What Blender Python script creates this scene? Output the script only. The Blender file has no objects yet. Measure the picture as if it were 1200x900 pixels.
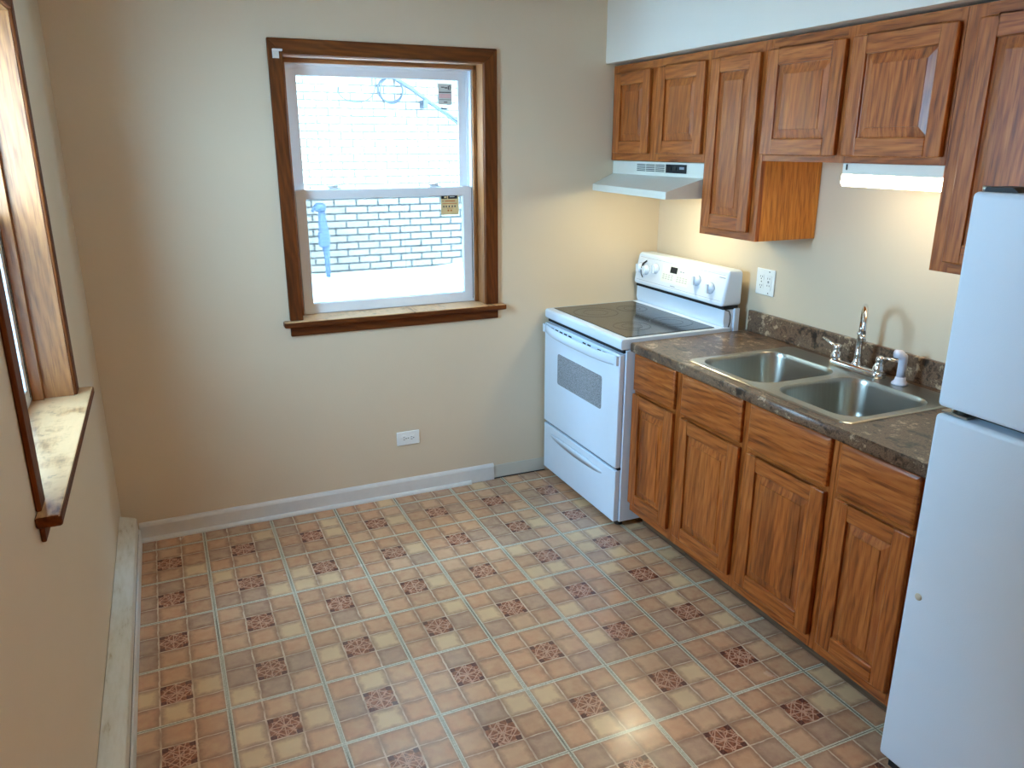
import bpy, bmesh, math, random
from mathutils import Vector, Matrix
random.seed(7)
S = bpy.context.scene
COL = S.collection
PI = math.pi

# ------------------------------------------------------------------ camera
cam_d = bpy.data.cameras.new('camera')
cam = bpy.data.objects.new('camera', cam_d)
COL.objects.link(cam)
cam.location = (0.3312, -3.6163, 1.7356)
cam.rotation_euler = (math.radians(90 - 17.0514), math.radians(0.0), math.radians(-23.7637))
cam_d.sensor_width = 36
cam_d.lens = 911.68 / 1200 * 36
cam_d.clip_start = 0.02
S.camera = cam

# ------------------------------------------------------------------ view
S.view_settings.view_transform = 'Standard'
S.view_settings.look = 'None'
S.view_settings.gamma = 1
S.view_settings.use_curve_mapping = False
S.view_settings.exposure = 0.45
S.cycles.use_denoising = True
S.cycles.max_bounces = 10
S.cycles.diffuse_bounces = 6
S.cycles.glossy_bounces = 5
S.cycles.transmission_bounces = 8
S.cycles.transparent_max_bounces = 12
S.cycles.sample_clamp_indirect = 6
S.cycles.caustics_reflective = False
S.cycles.caustics_refractive = False

# ------------------------------------------------------------------ sky (bright winter overcast)
W = bpy.data.worlds.new('world')
S.world = W
W.use_nodes = True
wn = W.node_tree.nodes
bg = wn['Background']
SKY_STRENGTH = 44.0
tc = wn.new('ShaderNodeTexCoord')
sx = wn.new('ShaderNodeSeparateXYZ')
rp = wn.new('ShaderNodeValToRGB')
rp.color_ramp.elements[0].position = 0.45
rp.color_ramp.elements[0].color = (0.40, 0.70, 1.0, 1)
rp.color_ramp.elements[1].position = 1.0
rp.color_ramp.elements[1].color = (0.30, 0.60, 1.0, 1)
W.node_tree.links.new(tc.outputs['Generated'], sx.inputs[0])
W.node_tree.links.new(sx.outputs['Z'], rp.inputs[0])
W.node_tree.links.new(rp.outputs[0], bg.inputs[0])
bg.inputs[1].default_value = SKY_STRENGTH


def portal(name, loc, rot, sx_, sy_):
    d = bpy.data.lights.new(name, 'AREA')
    d.shape = 'RECTANGLE'
    d.size, d.size_y = sx_, sy_
    d.cycles.is_portal = True
    o = bpy.data.objects.new(name, d)
    COL.objects.link(o)
    o.location = loc
    o.rotation_euler = rot
    return o


portal('sky_portal', (1.324, 0.19, 1.53), (math.radians(-90), 0, 0), 0.9, 1.12)
portal('sky_portal', (-0.20, -1.29, 1.53), (0, math.radians(-90), 0), 1.12, 0.85)

# ------------------------------------------------------------------ dimensions (metres)
XR = 2.794      # right wall
ZC = 2.44       # ceiling
YF = -5.3       # wall behind the camera
XCF = 2.184     # base cabinet face
XUF = 2.482     # wall cabinet face
ZCT = 0.906     # counter top

# ------------------------------------------------------------------ materials
class NT:
    def __init__(s, name):
        s.m = bpy.data.materials.new(name)
        s.m.use_nodes = True
        s.t = s.m.node_tree
        s.b = s.t.nodes['Principled BSDF']
    def n(s, typ, **kw):
        o = s.t.nodes.new(typ)
        for k, v in kw.items():
            setattr(o, k, v)
        return o
    def l(s, a, b):
        s.t.links.new(a, b)
    def val(s, x, sock):
        if hasattr(x, 'is_output'):
            s.l(x, sock)
        else:
            sock.default_value = x
    def math(s, op, a, b=None, c=None, clamp=False):
        o = s.n('ShaderNodeMath', operation=op)
        o.use_clamp = clamp
        s.val(a, o.inputs[0])
        if b is not None: s.val(b, o.inputs[1])
        if c is not None: s.val(c, o.inputs[2])
        return o.outputs[0]
    def mix(s, f, a, b, mode='MIX'):
        o = s.n('ShaderNodeMix', data_type='RGBA', blend_type=mode)
        s.val(f, o.inputs[0])
        for x, k in ((a, 6), (b, 7)):
            if isinstance(x, tuple): o.inputs[k].default_value = (*x, 1) if len(x) == 3 else x
            else: s.l(x, o.inputs[k])
        return o.outputs[2]
    def ramp(s, f, stops, interp='LINEAR'):
        o = s.n('ShaderNodeValToRGB')
        cr = o.color_ramp
        cr.interpolation = interp
        while len(cr.elements) < len(stops): cr.elements.new(0.5)
        for e, (p, c) in zip(cr.elements, stops):
            e.position = p
            e.color = (*c, 1) if len(c) == 3 else c
        s.l(f, o.inputs[0])
        return o.outputs[0]
    def noise(s, vec, scale, detail=3, rough=0.5, dist=0.0):
        o = s.n('ShaderNodeTexNoise')
        if vec is not None: s.l(vec, o.inputs['Vector'])
        o.inputs['Scale'].default_value = scale
        o.inputs['Detail'].default_value = detail
        o.inputs['Roughness'].default_value = rough
        o.inputs['Distortion'].default_value = dist
        return o.outputs[0]
    def mapping(s, vec, scale=(1, 1, 1), loc=(0, 0, 0)):
        o = s.n('ShaderNodeMapping')
        s.l(vec, o.inputs[0])
        o.inputs['Scale'].default_value = scale
        o.inputs['Location'].default_value = loc
        return o.outputs[0]
    def obj(s):
        return s.n('ShaderNodeTexCoord').outputs['Object']
    def bump(s, h, strength=0.2, dist=0.002):
        o = s.n('ShaderNodeBump')
        o.inputs['Strength'].default_value = strength
        o.inputs['Distance'].default_value = dist
        s.l(h, o.inputs['Height'])
        s.l(o.outputs[0], s.b.inputs['Normal'])
    def set(s, color=None, rough=None, metal=None, **kw):
        if color is not None:
            if isinstance(color, tuple): s.b.inputs['Base Color'].default_value = (*color, 1)
            else: s.l(color, s.b.inputs['Base Color'])
        if rough is not None: s.val(rough, s.b.inputs['Roughness'])
        if metal is not None: s.b.inputs['Metallic'].default_value = metal
        for k, v in kw.items():
            s.b.inputs[k.replace('_', ' ')].default_value = v
        return s.m


def srgb(r, g, b):
    f = lambda c: ((c / 255 + 0.055) / 1.055) ** 2.4 if c / 255 > 0.04045 else c / 255 / 12.92
    return (f(r), f(g), f(b))


def plain(name, col, rough=0.5, metal=0.0, speck=0.03, scale=40, bump=0.0, **kw):
    k = NT(name)
    v = k.obj()
    n = k.noise(v, scale, 3)
    a = tuple(max(0, c * (1 - speck)) for c in col)
    b = tuple(min(1, c * (1 + speck)) for c in col)
    c = k.ramp(n, [(0.3, a), (0.7, b)])
    if bump:
        k.bump(k.noise(v, scale * 4, 2), bump, 0.001)
    return k.set(c, rough, metal, **kw)


def wall_paint(name, col, rough=0.45):
    k = NT(name)
    v = k.obj()
    big = k.noise(v, 1.6, 4)
    a = tuple(c * 0.965 for c in col)
    c = k.ramp(big, [(0.3, a), (0.7, col)])
    # faint scuffs
    sc = k.noise(k.mapping(v, (6, 6, 2)), 2.2, 6, 0.7)
    c = k.mix(k.ramp(sc, [(0.66, (0, 0, 0)), (0.74, (0.25, 0.25, 0.25))]), c, tuple(x * 0.88 for x in col))
    h = k.noise(v, 130, 3)
    h2 = k.noise(v, 9, 3)
    k.bump(k.math('ADD', k.math('MULTIPLY', h, 0.3), h2), 0.25, 0.004)
    return k.set(c, rough)


def oak(name, axis, light, mid, dark, rough=0.36, stave=0.0, streak=1.0, coat=0.04, spec=0.42):
    """oak with its grain running along the given axis (0 x, 1 y, 2 z)"""
    k = NT(name)
    tcn = k.n('ShaderNodeTexCoord')
    rnd = k.n('ShaderNodeObjectInfo').outputs['Random']
    off = k.n('ShaderNodeCombineXYZ')
    for i, q in enumerate((13.1, 7.7, 19.3)):
        k.l(k.math('MULTIPLY', rnd, q), off.inputs[i])
    add = k.n('ShaderNodeVectorMath', operation='ADD')
    k.l(tcn.outputs['Object'], add.inputs[0])
    k.l(off.outputs[0], add.inputs[1])
    v = add.outputs[0]
    sc = [1.0, 1.0, 1.0]
    sc[axis] = 0.045
    g = k.mapping(v, tuple(sc))
    # wide cathedral figure
    wv = k.n('ShaderNodeTexWave', wave_type='BANDS', bands_direction='DIAGONAL')
    k.l(k.mapping(v, tuple(7.0 if i != axis else 1.1 for i in range(3))), wv.inputs['Vector'])
    wv.inputs['Scale'].default_value = 3.2
    wv.inputs['Distortion'].default_value = 6.5
    wv.inputs['Detail'].default_value = 3
    wv.inputs['Detail Scale'].default_value = 1.3
    n1 = k.noise(g, 48, 6, 0.62, 0.15)
    n2 = k.noise(g, 170, 3, 0.6)
    f = k.math('ADD', k.math('MULTIPLY', wv.outputs['Color'], 0.14), k.math('MULTIPLY', n1, 0.86))
    base = k.ramp(f, [(0.22, dark), (0.47, mid), (0.80, light)])
    pores = k.ramp(n2, [(0.36, (0.52, 0.44, 0.38)), (0.46, (1, 1, 1))])
    base = k.mix(0.75 * streak, base, pores, 'MULTIPLY')
    if stave:
        sep = k.n('ShaderNodeSeparateXYZ')
        k.l(v, sep.inputs[0])
        other = 1 if axis != 1 else 2
        wob = k.math('MULTIPLY', sep.outputs[other], 1.0 / stave)
        wn_ = k.n('ShaderNodeTexWhiteNoise', noise_dimensions='1D')
        k.l(k.math('FLOOR', wob), wn_.inputs['W'])
        tint = k.ramp(wn_.outputs['Value'], [(0.0, (0.66, 0.60, 0.56)), (0.5, (0.95, 0.95, 0.95)), (1.0, (1.18, 1.14, 1.06))])
        base = k.mix(0.85, base, tint, 'MULTIPLY')
    k.bump(n2, 0.12, 0.0006)
    r = k.math('MULTIPLY_ADD', n1, 0.18, rough - 0.08)
    return k.set(base, r, Coat_Weight=coat, Coat_Roughness=0.25, Specular_IOR_Level=spec)


O_L, O_M, O_D = srgb(190, 112, 52), srgb(156, 80, 27), srgb(90, 38, 10)
M_oak = [oak('oak_grain_%s' % 'xyz'[i], i, O_L, O_M, O_D) for i in range(3)]
M_oak_panel = oak('oak_panel', 2, O_L, O_M, O_D, stave=0.062)
M_oak_drawer = oak('oak_drawer_front', 1, O_L, O_M, O_D)
M_side = oak('cabinet_side_veneer', 2, srgb(222, 152, 60), srgb(198, 122, 38), srgb(140, 80, 18), rough=0.3)
M_kick = oak('kick_board', 1, srgb(120, 92, 66), srgb(92, 68, 48), srgb(60, 42, 30), rough=0.6)
TL, TM, TD = srgb(118, 60, 16), srgb(88, 41, 9), srgb(60, 26, 5)
M_trim = [oak('trim_wood_%s' % 'xyz'[i], i, TL, TM, TD, rough=0.6, streak=0.5, coat=0.0, spec=0.15) for i in range(3)]
JL, JM, JD = srgb(166, 108, 58), srgb(136, 83, 42), srgb(96, 54, 25)
M_jamb = [oak('jamb_wood_%s' % 'xyz'[i], i, JL, JM, JD, rough=0.42, streak=0.8) for i in range(3)]


def worn_sill():
    k = NT('worn_sill_wood')
    v = k.obj()
    g = k.noise(k.mapping(v, (9, 1.2, 9)), 9, 5, 0.6)
    base = k.ramp(g, [(0.3, JD), (0.5, srgb(170, 118, 74)), (0.7, srgb(206, 160, 112))])
    patch = k.noise(v, 7, 5, 0.65)
    base = k.mix(k.ramp(patch, [(0.36, (0, 0, 0)), (0.5, (0.9, 0.9, 0.9))]), base, srgb(206, 158, 112))
    dk = k.noise(v, 16, 4, 0.7)
    base = k.mix(k.ramp(dk, [(0.62, (0, 0, 0)), (0.72, (0.7, 0.7, 0.7))]), base, srgb(104, 70, 44))
    k.bump(patch, 0.3, 0.003)
    return k.set(base, 0.3)


M_sill = worn_sill()
M_wall = wall_paint('cream_wall_paint', srgb(212, 192, 165), 0.45)
M_soffit = wall_paint('white_soffit_paint', srgb(248, 242, 230), 0.5)
M_ceil = wall_paint('ceiling_paint', srgb(236, 234, 228), 0.7)
M_vinyl = plain('white_vinyl', srgb(226, 226, 228), 0.35, speck=0.01)
M_white = plain('white_enamel', srgb(220, 232, 245), 0.22, speck=0.006, scale=20)
M_basew = plain('white_base_paint', srgb(214, 210, 204), 0.4, speck=0.03, scale=30)
M_black = plain('black_rubber', srgb(22, 22, 22), 0.6)
M_dark = plain('dark_gap', srgb(14, 15, 20), 0.7)
M_plate = plain('white_plastic', srgb(232, 232, 228), 0.3, speck=0.01)
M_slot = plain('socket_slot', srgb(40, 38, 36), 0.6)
M_chrome = plain('chrome', srgb(225, 226, 228), 0.09, 1.0, speck=0.01)
M_lavw = plain('sprayer_white', srgb(222, 216, 226), 0.35, speck=0.01)
M_hood = plain('hood_almond_enamel', srgb(226, 224, 212), 0.35, speck=0.01)
M_grey = plain('grey_filter', srgb(120, 120, 116), 0.4, 0.6)


def fridge_mat():
    k = NT('pebbled_white_steel')
    v = k.obj()
    n = k.noise(v, 260, 2, 0.6)
    k.bump(n, 0.25, 0.0012)
    c = k.ramp(k.noise(v, 3, 3), [(0.3, srgb(216, 232, 246)), (0.7, srgb(222, 236, 249))])
    return k.set(c, 0.38)


M_fridge = fridge_mat()


def steel():
    k = NT('brushed_steel')
    v = k.obj()
    n = k.noise(k.mapping(v, (30, 1, 1)), 6, 2, 0.5)
    c = k.ramp(n, [(0.2, srgb(170, 166, 156)), (0.8, srgb(180, 177, 168))])
    return k.set(c, 0.28, 1.0)


M_steel = steel()


def heater_mat():
    k = NT('stained_heater_paint')
    v = k.obj()
    n = k.noise(k.mapping(v, (8, 1.5, 8)), 5, 5, 0.65)
    c = k.ramp(n, [(0.40, srgb(216, 210, 196)), (0.60, srgb(206, 198, 180)), (0.70, srgb(176, 160, 130))])
    return k.set(c, 0.45)


M_heater = heater_mat()


def laminate():
    k = NT('brown_granite_laminate')
    v = k.obj()
    a = k.noise(k.mapping(v, (1.5, 1, 1)), 9, 6, 0.65, 0.6)
    b = k.noise(v, 34, 6, 0.75, 0.5)
    vo = k.n('ShaderNodeTexVoronoi')
    k.l(v, vo.inputs['Vector'])
    vo.inputs['Scale'].default_value = 110
    f = k.math('ADD', k.math('MULTIPLY', a, 0.55), k.math('MULTIPLY', b, 0.5))
    c = k.ramp(f, [(0.43, srgb(36, 24, 18)), (0.48, srgb(84, 60, 44)), (0.52, srgb(126, 98, 76)),
                   (0.56, srgb(78, 54, 38)), (0.62, srgb(186, 158, 128))])
    sp = k.ramp(vo.outputs['Distance'], [(0.12, (0.45, 0.42, 0.40)), (0.3, (1, 1, 1))])
    c = k.mix(0.5, c, sp, 'MULTIPLY')
    return k.set(c, 0.3)


M_lam = laminate()


def floor_mat():
    k = NT('vinyl_floor_tiles')
    geo = k.n('ShaderNodeNewGeometry').outputs['Position']
    mp = k.n('ShaderNodeMapping', vector_type='TEXTURE')
    k.l(geo, mp.inputs[0])
    mp.inputs['Location'].default_value = (0.943, -0.419, 0)
    mp.inputs['Rotation'].default_value = (0, 0, 0.006)
    mp.inputs['Scale'].default_value = (0.3048, 0.3048, 1)
    wob = k.n('ShaderNodeTexNoise')
    k.l(geo, wob.inputs['Vector'])
    wob.inputs['Scale'].default_value = 28
    wob.inputs['Detail'].default_value = 3
    vm = k.n('ShaderNodeVectorMath', operation='MULTIPLY_ADD')
    k.l(wob.outputs['Color'], vm.inputs[0])
    vm.inputs[1].default_value = (0.03, 0.03, 0)
    k.l(mp.outputs[0], vm.inputs[2])
    sub = k.n('ShaderNodeVectorMath', operation='SUBTRACT')
    k.l(vm.outputs[0], sub.inputs[0])
    sub.inputs[1].default_value = (0.015, 0.015, 0)
    s0 = k.n('ShaderNodeSeparateXYZ'); k.l(mp.outputs[0], s0.inputs[0])    # exact
    s1 = k.n('ShaderNodeSeparateXYZ'); k.l(sub.outputs[0], s1.inputs[0])   # wobbly
    def fr(a): return k.math('FRACT', a)
    def edge(a, period=1.0):     # distance to nearest integer
        f = fr(a)
        return k.math('MINIMUM', f, k.math('SUBTRACT', 1.0, f))
    U, V_ = s0.outputs[0], s0.outputs[1]
    tu, tv = k.math('FLOOR', U), k.math('FLOOR', V_)
    eu, ev = edge(U), edge(V_)
    U3, V3 = k.math('MULTIPLY', s1.outputs[0], 3.0), k.math('MULTIPLY', s1.outputs[1], 3.0)
    cu, cv = k.math('FLOOR', U3), k.math('FLOOR', V3)
    e3u, e3v = edge(U3), edge(V3)
    # small-cell colours
    comb = k.n('ShaderNodeCombineXYZ'); k.l(cu, comb.inputs[0]); k.l(cv, comb.inputs[1])
    wn_ = k.n('ShaderNodeTexWhiteNoise', noise_dimensions='3D'); k.l(comb.outputs[0], wn_.inputs['Vector'])
    cell = k.ramp(wn_.outputs['Value'], [(0.0, srgb(198, 140, 104)), (0.26, srgb(188, 134, 100)), (0.48, srgb(204, 152, 116)),
                                         (0.64, srgb(172, 130, 106)), (0.82, srgb(216, 174, 132))], 'CONSTANT')
    mott = k.noise(geo, 22, 5, 0.6)
    cell = k.mix(k.ramp(mott, [(0.30, (0, 0, 0)), (0.8, (0.45, 0.45, 0.45))]), cell, srgb(230, 191, 143))
    # darker smoky rim in each small cell
    rim = k.math('MINIMUM', e3u, e3v)
    rn = k.math('ADD', rim, k.math('MULTIPLY', k.math('SUBTRACT', k.noise(geo, 34, 5, 0.65), 0.5), 0.34))
    rimf = k.ramp(rn, [(0.03, (1, 1, 1)), (0.22, (0, 0, 0))])
    cell = k.mix(k.math('MULTIPLY', rimf, 0.66), cell, srgb(132, 92, 72))
    # accent in the middle cell
    mu = k.math('SUBTRACT', fr(s1.outputs[0]), 0.5); mv = k.math('SUBTRACT', fr(s1.outputs[1]), 0.5)
    au, av = k.math('ABSOLUTE', mu), k.math('ABSOLUTE', mv)
    amax = k.math('MAXIMUM', au, av); amin = k.math('MINIMUM', au, av)
    acc = k.math('LESS_THAN', amax, 0.158)
    vor = k.n('ShaderNodeTexVoronoi', feature='DISTANCE_TO_EDGE'); k.l(mp.outputs[0], vor.inputs['Vector'])
    vor.inputs['Scale'].default_value = 10
    crack = k.ramp(vor.outputs['Distance'], [(0.02, (1, 1, 1)), (0.05, (0, 0, 0))])
    # star lines: diagonals and cross
    diag = k.math('ABSOLUTE', k.math('SUBTRACT', au, av))
    star = k.math('LESS_THAN', diag, 0.008)
    cross = k.math('LESS_THAN', amin, 0.006)
    ring = k.math('LESS_THAN', k.math('ABSOLUTE', k.math('SUBTRACT', k.math('ADD', au, av), 0.155)), 0.008)
    lines = k.math('MAXIMUM', k.math('MAXIMUM', star, cross), k.math('MAXIMUM', ring, crack))
    av_n = k.noise(geo, 90, 3)
    acc_c = k.ramp(av_n, [(0.35, srgb(112, 62, 42)), (0.65, srgb(162, 100, 70))])
    acc_c = k.mix(k.math('MULTIPLY', lines, 0.58), acc_c, srgb(230, 177, 145))
    corner = k.math('MULTIPLY', k.math('GREATER_THAN', au, 0.098), k.math('GREATER_THAN', av, 0.098))
    acc_c = k.mix(k.math('MULTIPLY', corner, 0.9), acc_c, srgb(84, 44, 36))
    col = k.mix(acc, cell, acc_c)
    # thin lines between small cells
    thin = k.math('MAXIMUM', k.math('LESS_THAN', e3u, 0.028), k.math('LESS_THAN', e3v, 0.022))
    inn = k.math('MULTIPLY', thin, k.ramp(k.noise(geo, 14, 3), [(0.36, (0.15, 0.15, 0.15)), (0.56, (0.8, 0.8, 0.8))]))
    col = k.mix(k.math('MULTIPLY', inn, 0.9), col, srgb(230, 198, 165))
    # double printed grout bands along tile edges
    band = k.math('MAXIMUM', k.math('LESS_THAN', eu, 0.026), k.math('LESS_THAN', ev, 0.021))
    bn = k.ramp(k.noise(geo, 160, 2), [(0.3, srgb(186, 174, 146)), (0.7, srgb(226, 214, 186))])
    col = k.mix(k.math('MULTIPLY', band, 0.92), col, bn)
    mid = k.math('MULTIPLY', k.math('GREATER_THAN', eu, 0.008), k.math('LESS_THAN', eu, 0.014))
    mid = k.math('MULTIPLY', mid, k.math('GREATER_THAN', ev, 0.02))
    col = k.mix(k.math('MULTIPLY', mid, 0.55), col, srgb(112, 96, 76))
    seamn = k.noise(geo, 3.0, 2)
    seam = k.math('MAXIMUM', k.math('LESS_THAN', eu, 0.0055), k.math('LESS_THAN', ev, 0.004))
    col = k.mix(k.math('MULTIPLY', seam, k.ramp(seamn, [(0.42, (0.25, 0.25, 0.25)), (0.6, (0.9, 0.9, 0.9))])), col, srgb(66, 56, 46))
    # worn grime
    col = k.mix(k.ramp(k.noise(geo, 2.2, 5, 0.6), [(0.40, (0.0, 0.0, 0.0)), (0.7, (0.25, 0.25, 0.25))]), col, srgb(134, 108, 82))
    h = k.math('ADD', k.math('MULTIPLY', k.math('MAXIMUM', band, thin), -0.6), k.math('MULTIPLY', k.noise(geo, 45, 4), 0.8))
    k.bump(h, 0.35, 0.0015)
    r = k.math('MULTIPLY_ADD', k.noise(geo, 6, 4), 0.20, 0.13)
    return k.set(col, r)


M_floor = floor_mat()


def brick_mat():
    k = NT('cream_face_brick')
    geo = k.n('ShaderNodeNewGeometry').outputs['Position']
    sep = k.n('ShaderNodeSeparateXYZ'); k.l(geo, sep.inputs[0])
    cb = k.n('ShaderNodeCombineXYZ')
    k.l(k.math('ADD', sep.outputs[0], 0.06), cb.inputs[0]); k.l(k.math('ADD', sep.outputs[2], 0.045), cb.inputs[1])
    br = k.n('ShaderNodeTexBrick')
    k.l(cb.outputs[0], br.inputs['Vector'])
    br.inputs['Scale'].default_value = 1.0
    br.inputs['Brick Width'].default_value = 0.204
    br.inputs['Row Height'].default_value = 0.0655
    br.inputs['Mortar Size'].default_value = 0.0085
    br.inputs['Mortar Smooth'].default_value = 0.15
    br.inputs['Color1'].default_value = (*srgb(138, 121, 104), 1)
    br.inputs['Color2'].default_value = (*srgb(148, 131, 112), 1)
    br.inputs['Mortar'].default_value = (*srgb(48, 43, 38), 1)
    n = k.noise(geo, 40, 4)
    c = k.mix(k.ramp(n, [(0.45, (0, 0, 0)), (0.8, (0.35, 0.35, 0.35))]), br.outputs['Color'], srgb(150, 138, 120))
    k.bump(k.math('MULTIPLY', br.outputs['Fac'], -1.0), 0.6, 0.006)
    return k.set(c, 0.8)


M_brick = brick_mat()
M_snow = plain('snow', srgb(246, 248, 250), 0.7, speck=0.02, scale=6, bump=0.3)
M_pipe = plain('grey_pipe_paint', srgb(74, 86, 104), 0.6)
M_cable = plain('grey_cable', srgb(34, 37, 44), 0.6)


def glass(name='window_glass'):
    k = NT(name)
    tr = k.n('ShaderNodeBsdfTransparent')
    tr.inputs[0].default_value = (0.96, 0.98, 0.98, 1)
    gl = k.n('ShaderNodeBsdfGlossy')
    gl.inputs['Roughness'].default_value = 0.02
    fz = k.n('ShaderNodeLayerWeight'); fz.inputs[0].default_value = 0.5
    fac = k.math('MULTIPLY_ADD', k.math('POWER', fz.outputs['Facing'], 5.0), 0.75, 0.025)
    mx = k.n('ShaderNodeMixShader')
    k.l(fac, mx.inputs[0]); k.l(tr.outputs[0], mx.inputs[1]); k.l(gl.outputs[0], mx.inputs[2])
    k.l(mx.outputs[0], k.t.nodes['Material Output'].inputs[0])
    return k.m


M_glass = glass()


def screen():
    k = NT('insect_screen_mesh')
    tr = k.n('ShaderNodeBsdfTransparent')
    df = k.n('ShaderNodeBsdfDiffuse'); df.inputs[0].default_value = (*srgb(70, 84, 100), 1)
    mx = k.n('ShaderNodeMixShader'); mx.inputs[0].default_value = 0.44
    k.l(tr.outputs[0], mx.inputs[1]); k.l(df.outputs[0], mx.inputs[2])
    k.l(mx.outputs[0], k.t.nodes['Material Output'].inputs[0])
    return k.m


M_screen = screen()


def emis(name, col, strength, base=(0.9, 0.9, 0.88)):
    k = NT(name)
    n = k.noise(k.obj(), 8, 2)
    c = k.ramp(n, [(0.0, tuple(x * 0.97 for x in col)), (1.0, col)])
    k.l(c, k.b.inputs['Emission Color'])
    k.b.inputs['Emission Strength'].default_value = strength
    return k.set(base, 0.4)


M_tube = emis('lit_fluorescent_lens', (1.0, 0.95, 0.68), 10.0)
M_dome = emis('added_fill_dome', (1.0, 0.82, 0.58), 46.0)  # glow of the added fill lamp
M_bulb = emis('lit_hood_lens', (1.0, 0.93, 0.60), 38.0)


def ceran():
    k = NT('black_ceramic_glass')
    geo = k.obj()
    n = k.noise(geo, 500, 2)
    c = k.ramp(n, [(0.35, srgb(38, 36, 33)), (0.7, srgb(62, 59, 54))])
    return k.set(c, 0.12)


M_ceran = ceran()
M_ring = plain('burner_ring_print', srgb(26, 25, 23), 0.25, speck=0.2, scale=300)


def oven_win():
    k = NT('speckled_oven_glass')
    v = k.obj()
    vo = k.n('ShaderNodeTexVoronoi'); k.l(v, vo.inputs['Vector']); vo.inputs['Scale'].default_value = 220
    c = k.ramp(vo.outputs['Distance'], [(0.25, srgb(92, 96, 102)), (0.5, srgb(150, 154, 160))])
    return k.set(c, 0.25)


M_ovwin = oven_win()

# ------------------------------------------------------------------ geometry helpers
class MB:
    """collects shapes into one mesh"""
    def __init__(s, f=None):
        s.bm = bmesh.new()
        s.f = f
        s.mats = []
    def mi(s, m):
        if m not in s.mats: s.mats.append(m)
        return s.mats.index(m)
    def add(s, verts, faces, m=None, smooth=False):
        i = s.mi(m) if m is not None else 0
        vs = [s.bm.verts.new(s.f(v) if s.f else v) for v in verts]
        for fc in faces:
            try:
                fa = s.bm.faces.new([vs[j] for j in fc])
                fa.material_index = i
                fa.smooth = smooth
            except ValueError:
                pass
        return vs
    def box(s, x0, x1, y0, y1, z0, z1, m=None):
        v = [(x, y, z) for x in (x0, x1) for y in (y0, y1) for z in (z0, z1)]
        s.add(v, [(0, 1, 3, 2), (4, 6, 7, 5), (0, 4, 5, 1), (2, 3, 7, 6), (0, 2, 6, 4), (1, 5, 7, 3)], m)
        return s
    def prism(s, pts, axis, a, b, m=None, smooth=False):
        """2-D outline (in the two other axes, in order) extruded along axis"""
        def P(p, w):
            r = list(p); r.insert(axis, w); return tuple(r)
        n = len(pts)
        v = [P(p, a) for p in pts] + [P(p, b) for p in pts]
        f = [tuple(range(n)), tuple(range(2 * n - 1, n - 1, -1))]
        s.add(v, f, m)
        v2 = v
        s.add(v2, [(i, (i + 1) % n, n + (i + 1) % n, n + i) for i in range(n)], m, smooth)
        bmesh.ops.remove_doubles(s.bm, verts=s.bm.verts, dist=1e-6)
        return s
    def tube(s, path, r, m=None, seg=12, cap=True, taper=None):
        pts = [Vector(p) for p in path]
        n = len(pts)
        rings = []
        up = None
        for i, p in enumerate(pts):
            d = (pts[min(i + 1, n - 1)] - pts[max(i - 1, 0)]).normalized()
            if up is None:
                a = Vector((0, 0, 1)) if abs(d.z) < 0.9 else Vector((1, 0, 0))
                up = d.cross(a).normalized()
            up = (up - d * up.dot(d)).normalized()
            w = d.cross(up)
            rr = r if taper is None else taper[i]
            rings.append([tuple(p + (up * math.cos(t) + w * math.sin(t)) * rr) for t in [2 * PI * j / seg for j in range(seg)]])
        v = [q for rg in rings for q in rg]
        f = [(i * seg + j, i * seg + (j + 1) % seg, (i + 1) * seg + (j + 1) % seg, (i + 1) * seg + j) for i in range(n - 1) for j in range(seg)]
        if cap:
            f += [tuple(range(seg - 1, -1, -1)), tuple((n - 1) * seg + j for j in range(seg))]
        s.add(v, f, m, True)
        return s
    def lathe(s, prof, c, axis=2, m=None, seg=24, sgn=1):
        """prof: (radius, height) pairs around a point c"""
        v = []
        for r, h in prof:
            for j in range(seg):
                t = 2 * PI * j / seg
                a, b = r * math.cos(t), r * math.sin(t)
                q = [a, b]; q.insert(axis, h * sgn)
                v.append(tuple(c[i] + q[i] for i in range(3)))
        n = len(prof)
        f = [(i * seg + j, i * seg + (j + 1) % seg, (i + 1) * seg + (j + 1) % seg, (i + 1) * seg + j) for i in range(n - 1) for j in range(seg)]
        f += [tuple(range(seg - 1, -1, -1)), tuple((n - 1) * seg + j for j in range(seg))]
        s.add(v, f, m, True)
        return s
    def build(s, name, parent=None, m=None, bevel=0.0, bseg=2, angle=35, wn=False):
        bmesh.ops.remove_doubles(s.bm, verts=s.bm.verts, dist=1e-6)
        bmesh.ops.recalc_face_normals(s.bm, faces=s.bm.faces)
        me = bpy.data.meshes.new(name)
        s.bm.to_mesh(me)
        s.bm.free()
        for q in (s.mats if s.mats and s.mats[0] is not None else [m]):
            me.materials.append(q)
        o = bpy.data.objects.new(name, me)
        COL.objects.link(o)
        if parent is not None:
            o.parent = parent
            o.matrix_parent_inverse = Matrix.Identity(4)
            o.location = tuple(-c for c in world_loc(parent))
        if bevel:
            b = o.modifiers.new('bevel', 'BEVEL')
            b.width = bevel; b.segments = bseg; b.limit_method = 'ANGLE'; b.angle_limit = math.radians(angle)
            b.harden_normals = False
            for p in me.polygons: p.use_smooth = True
            try:
                me.set_sharp_from_angle(angle=math.radians(60))
            except Exception:
                pass
        return o


def world_loc(o):
    p = Vector(o.location)
    while o.parent is not None:
        o = o.parent
        p += Vector(o.location)
    return p


def tag(o, label=None, cat=None, group=None, kind=None):
    if label: o['label'] = label
    if cat: o['category'] = cat
    if group: o['group'] = group
    if kind: o['kind'] = kind
    return o


def thing(name, loc, label=None, cat=None, group=None, kind=None):
    o = bpy.data.objects.new(name, None)
    o.empty_display_size = 0.05
    COL.objects.link(o)
    o.location = loc
    return tag(o, label, cat, group, kind)


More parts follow.
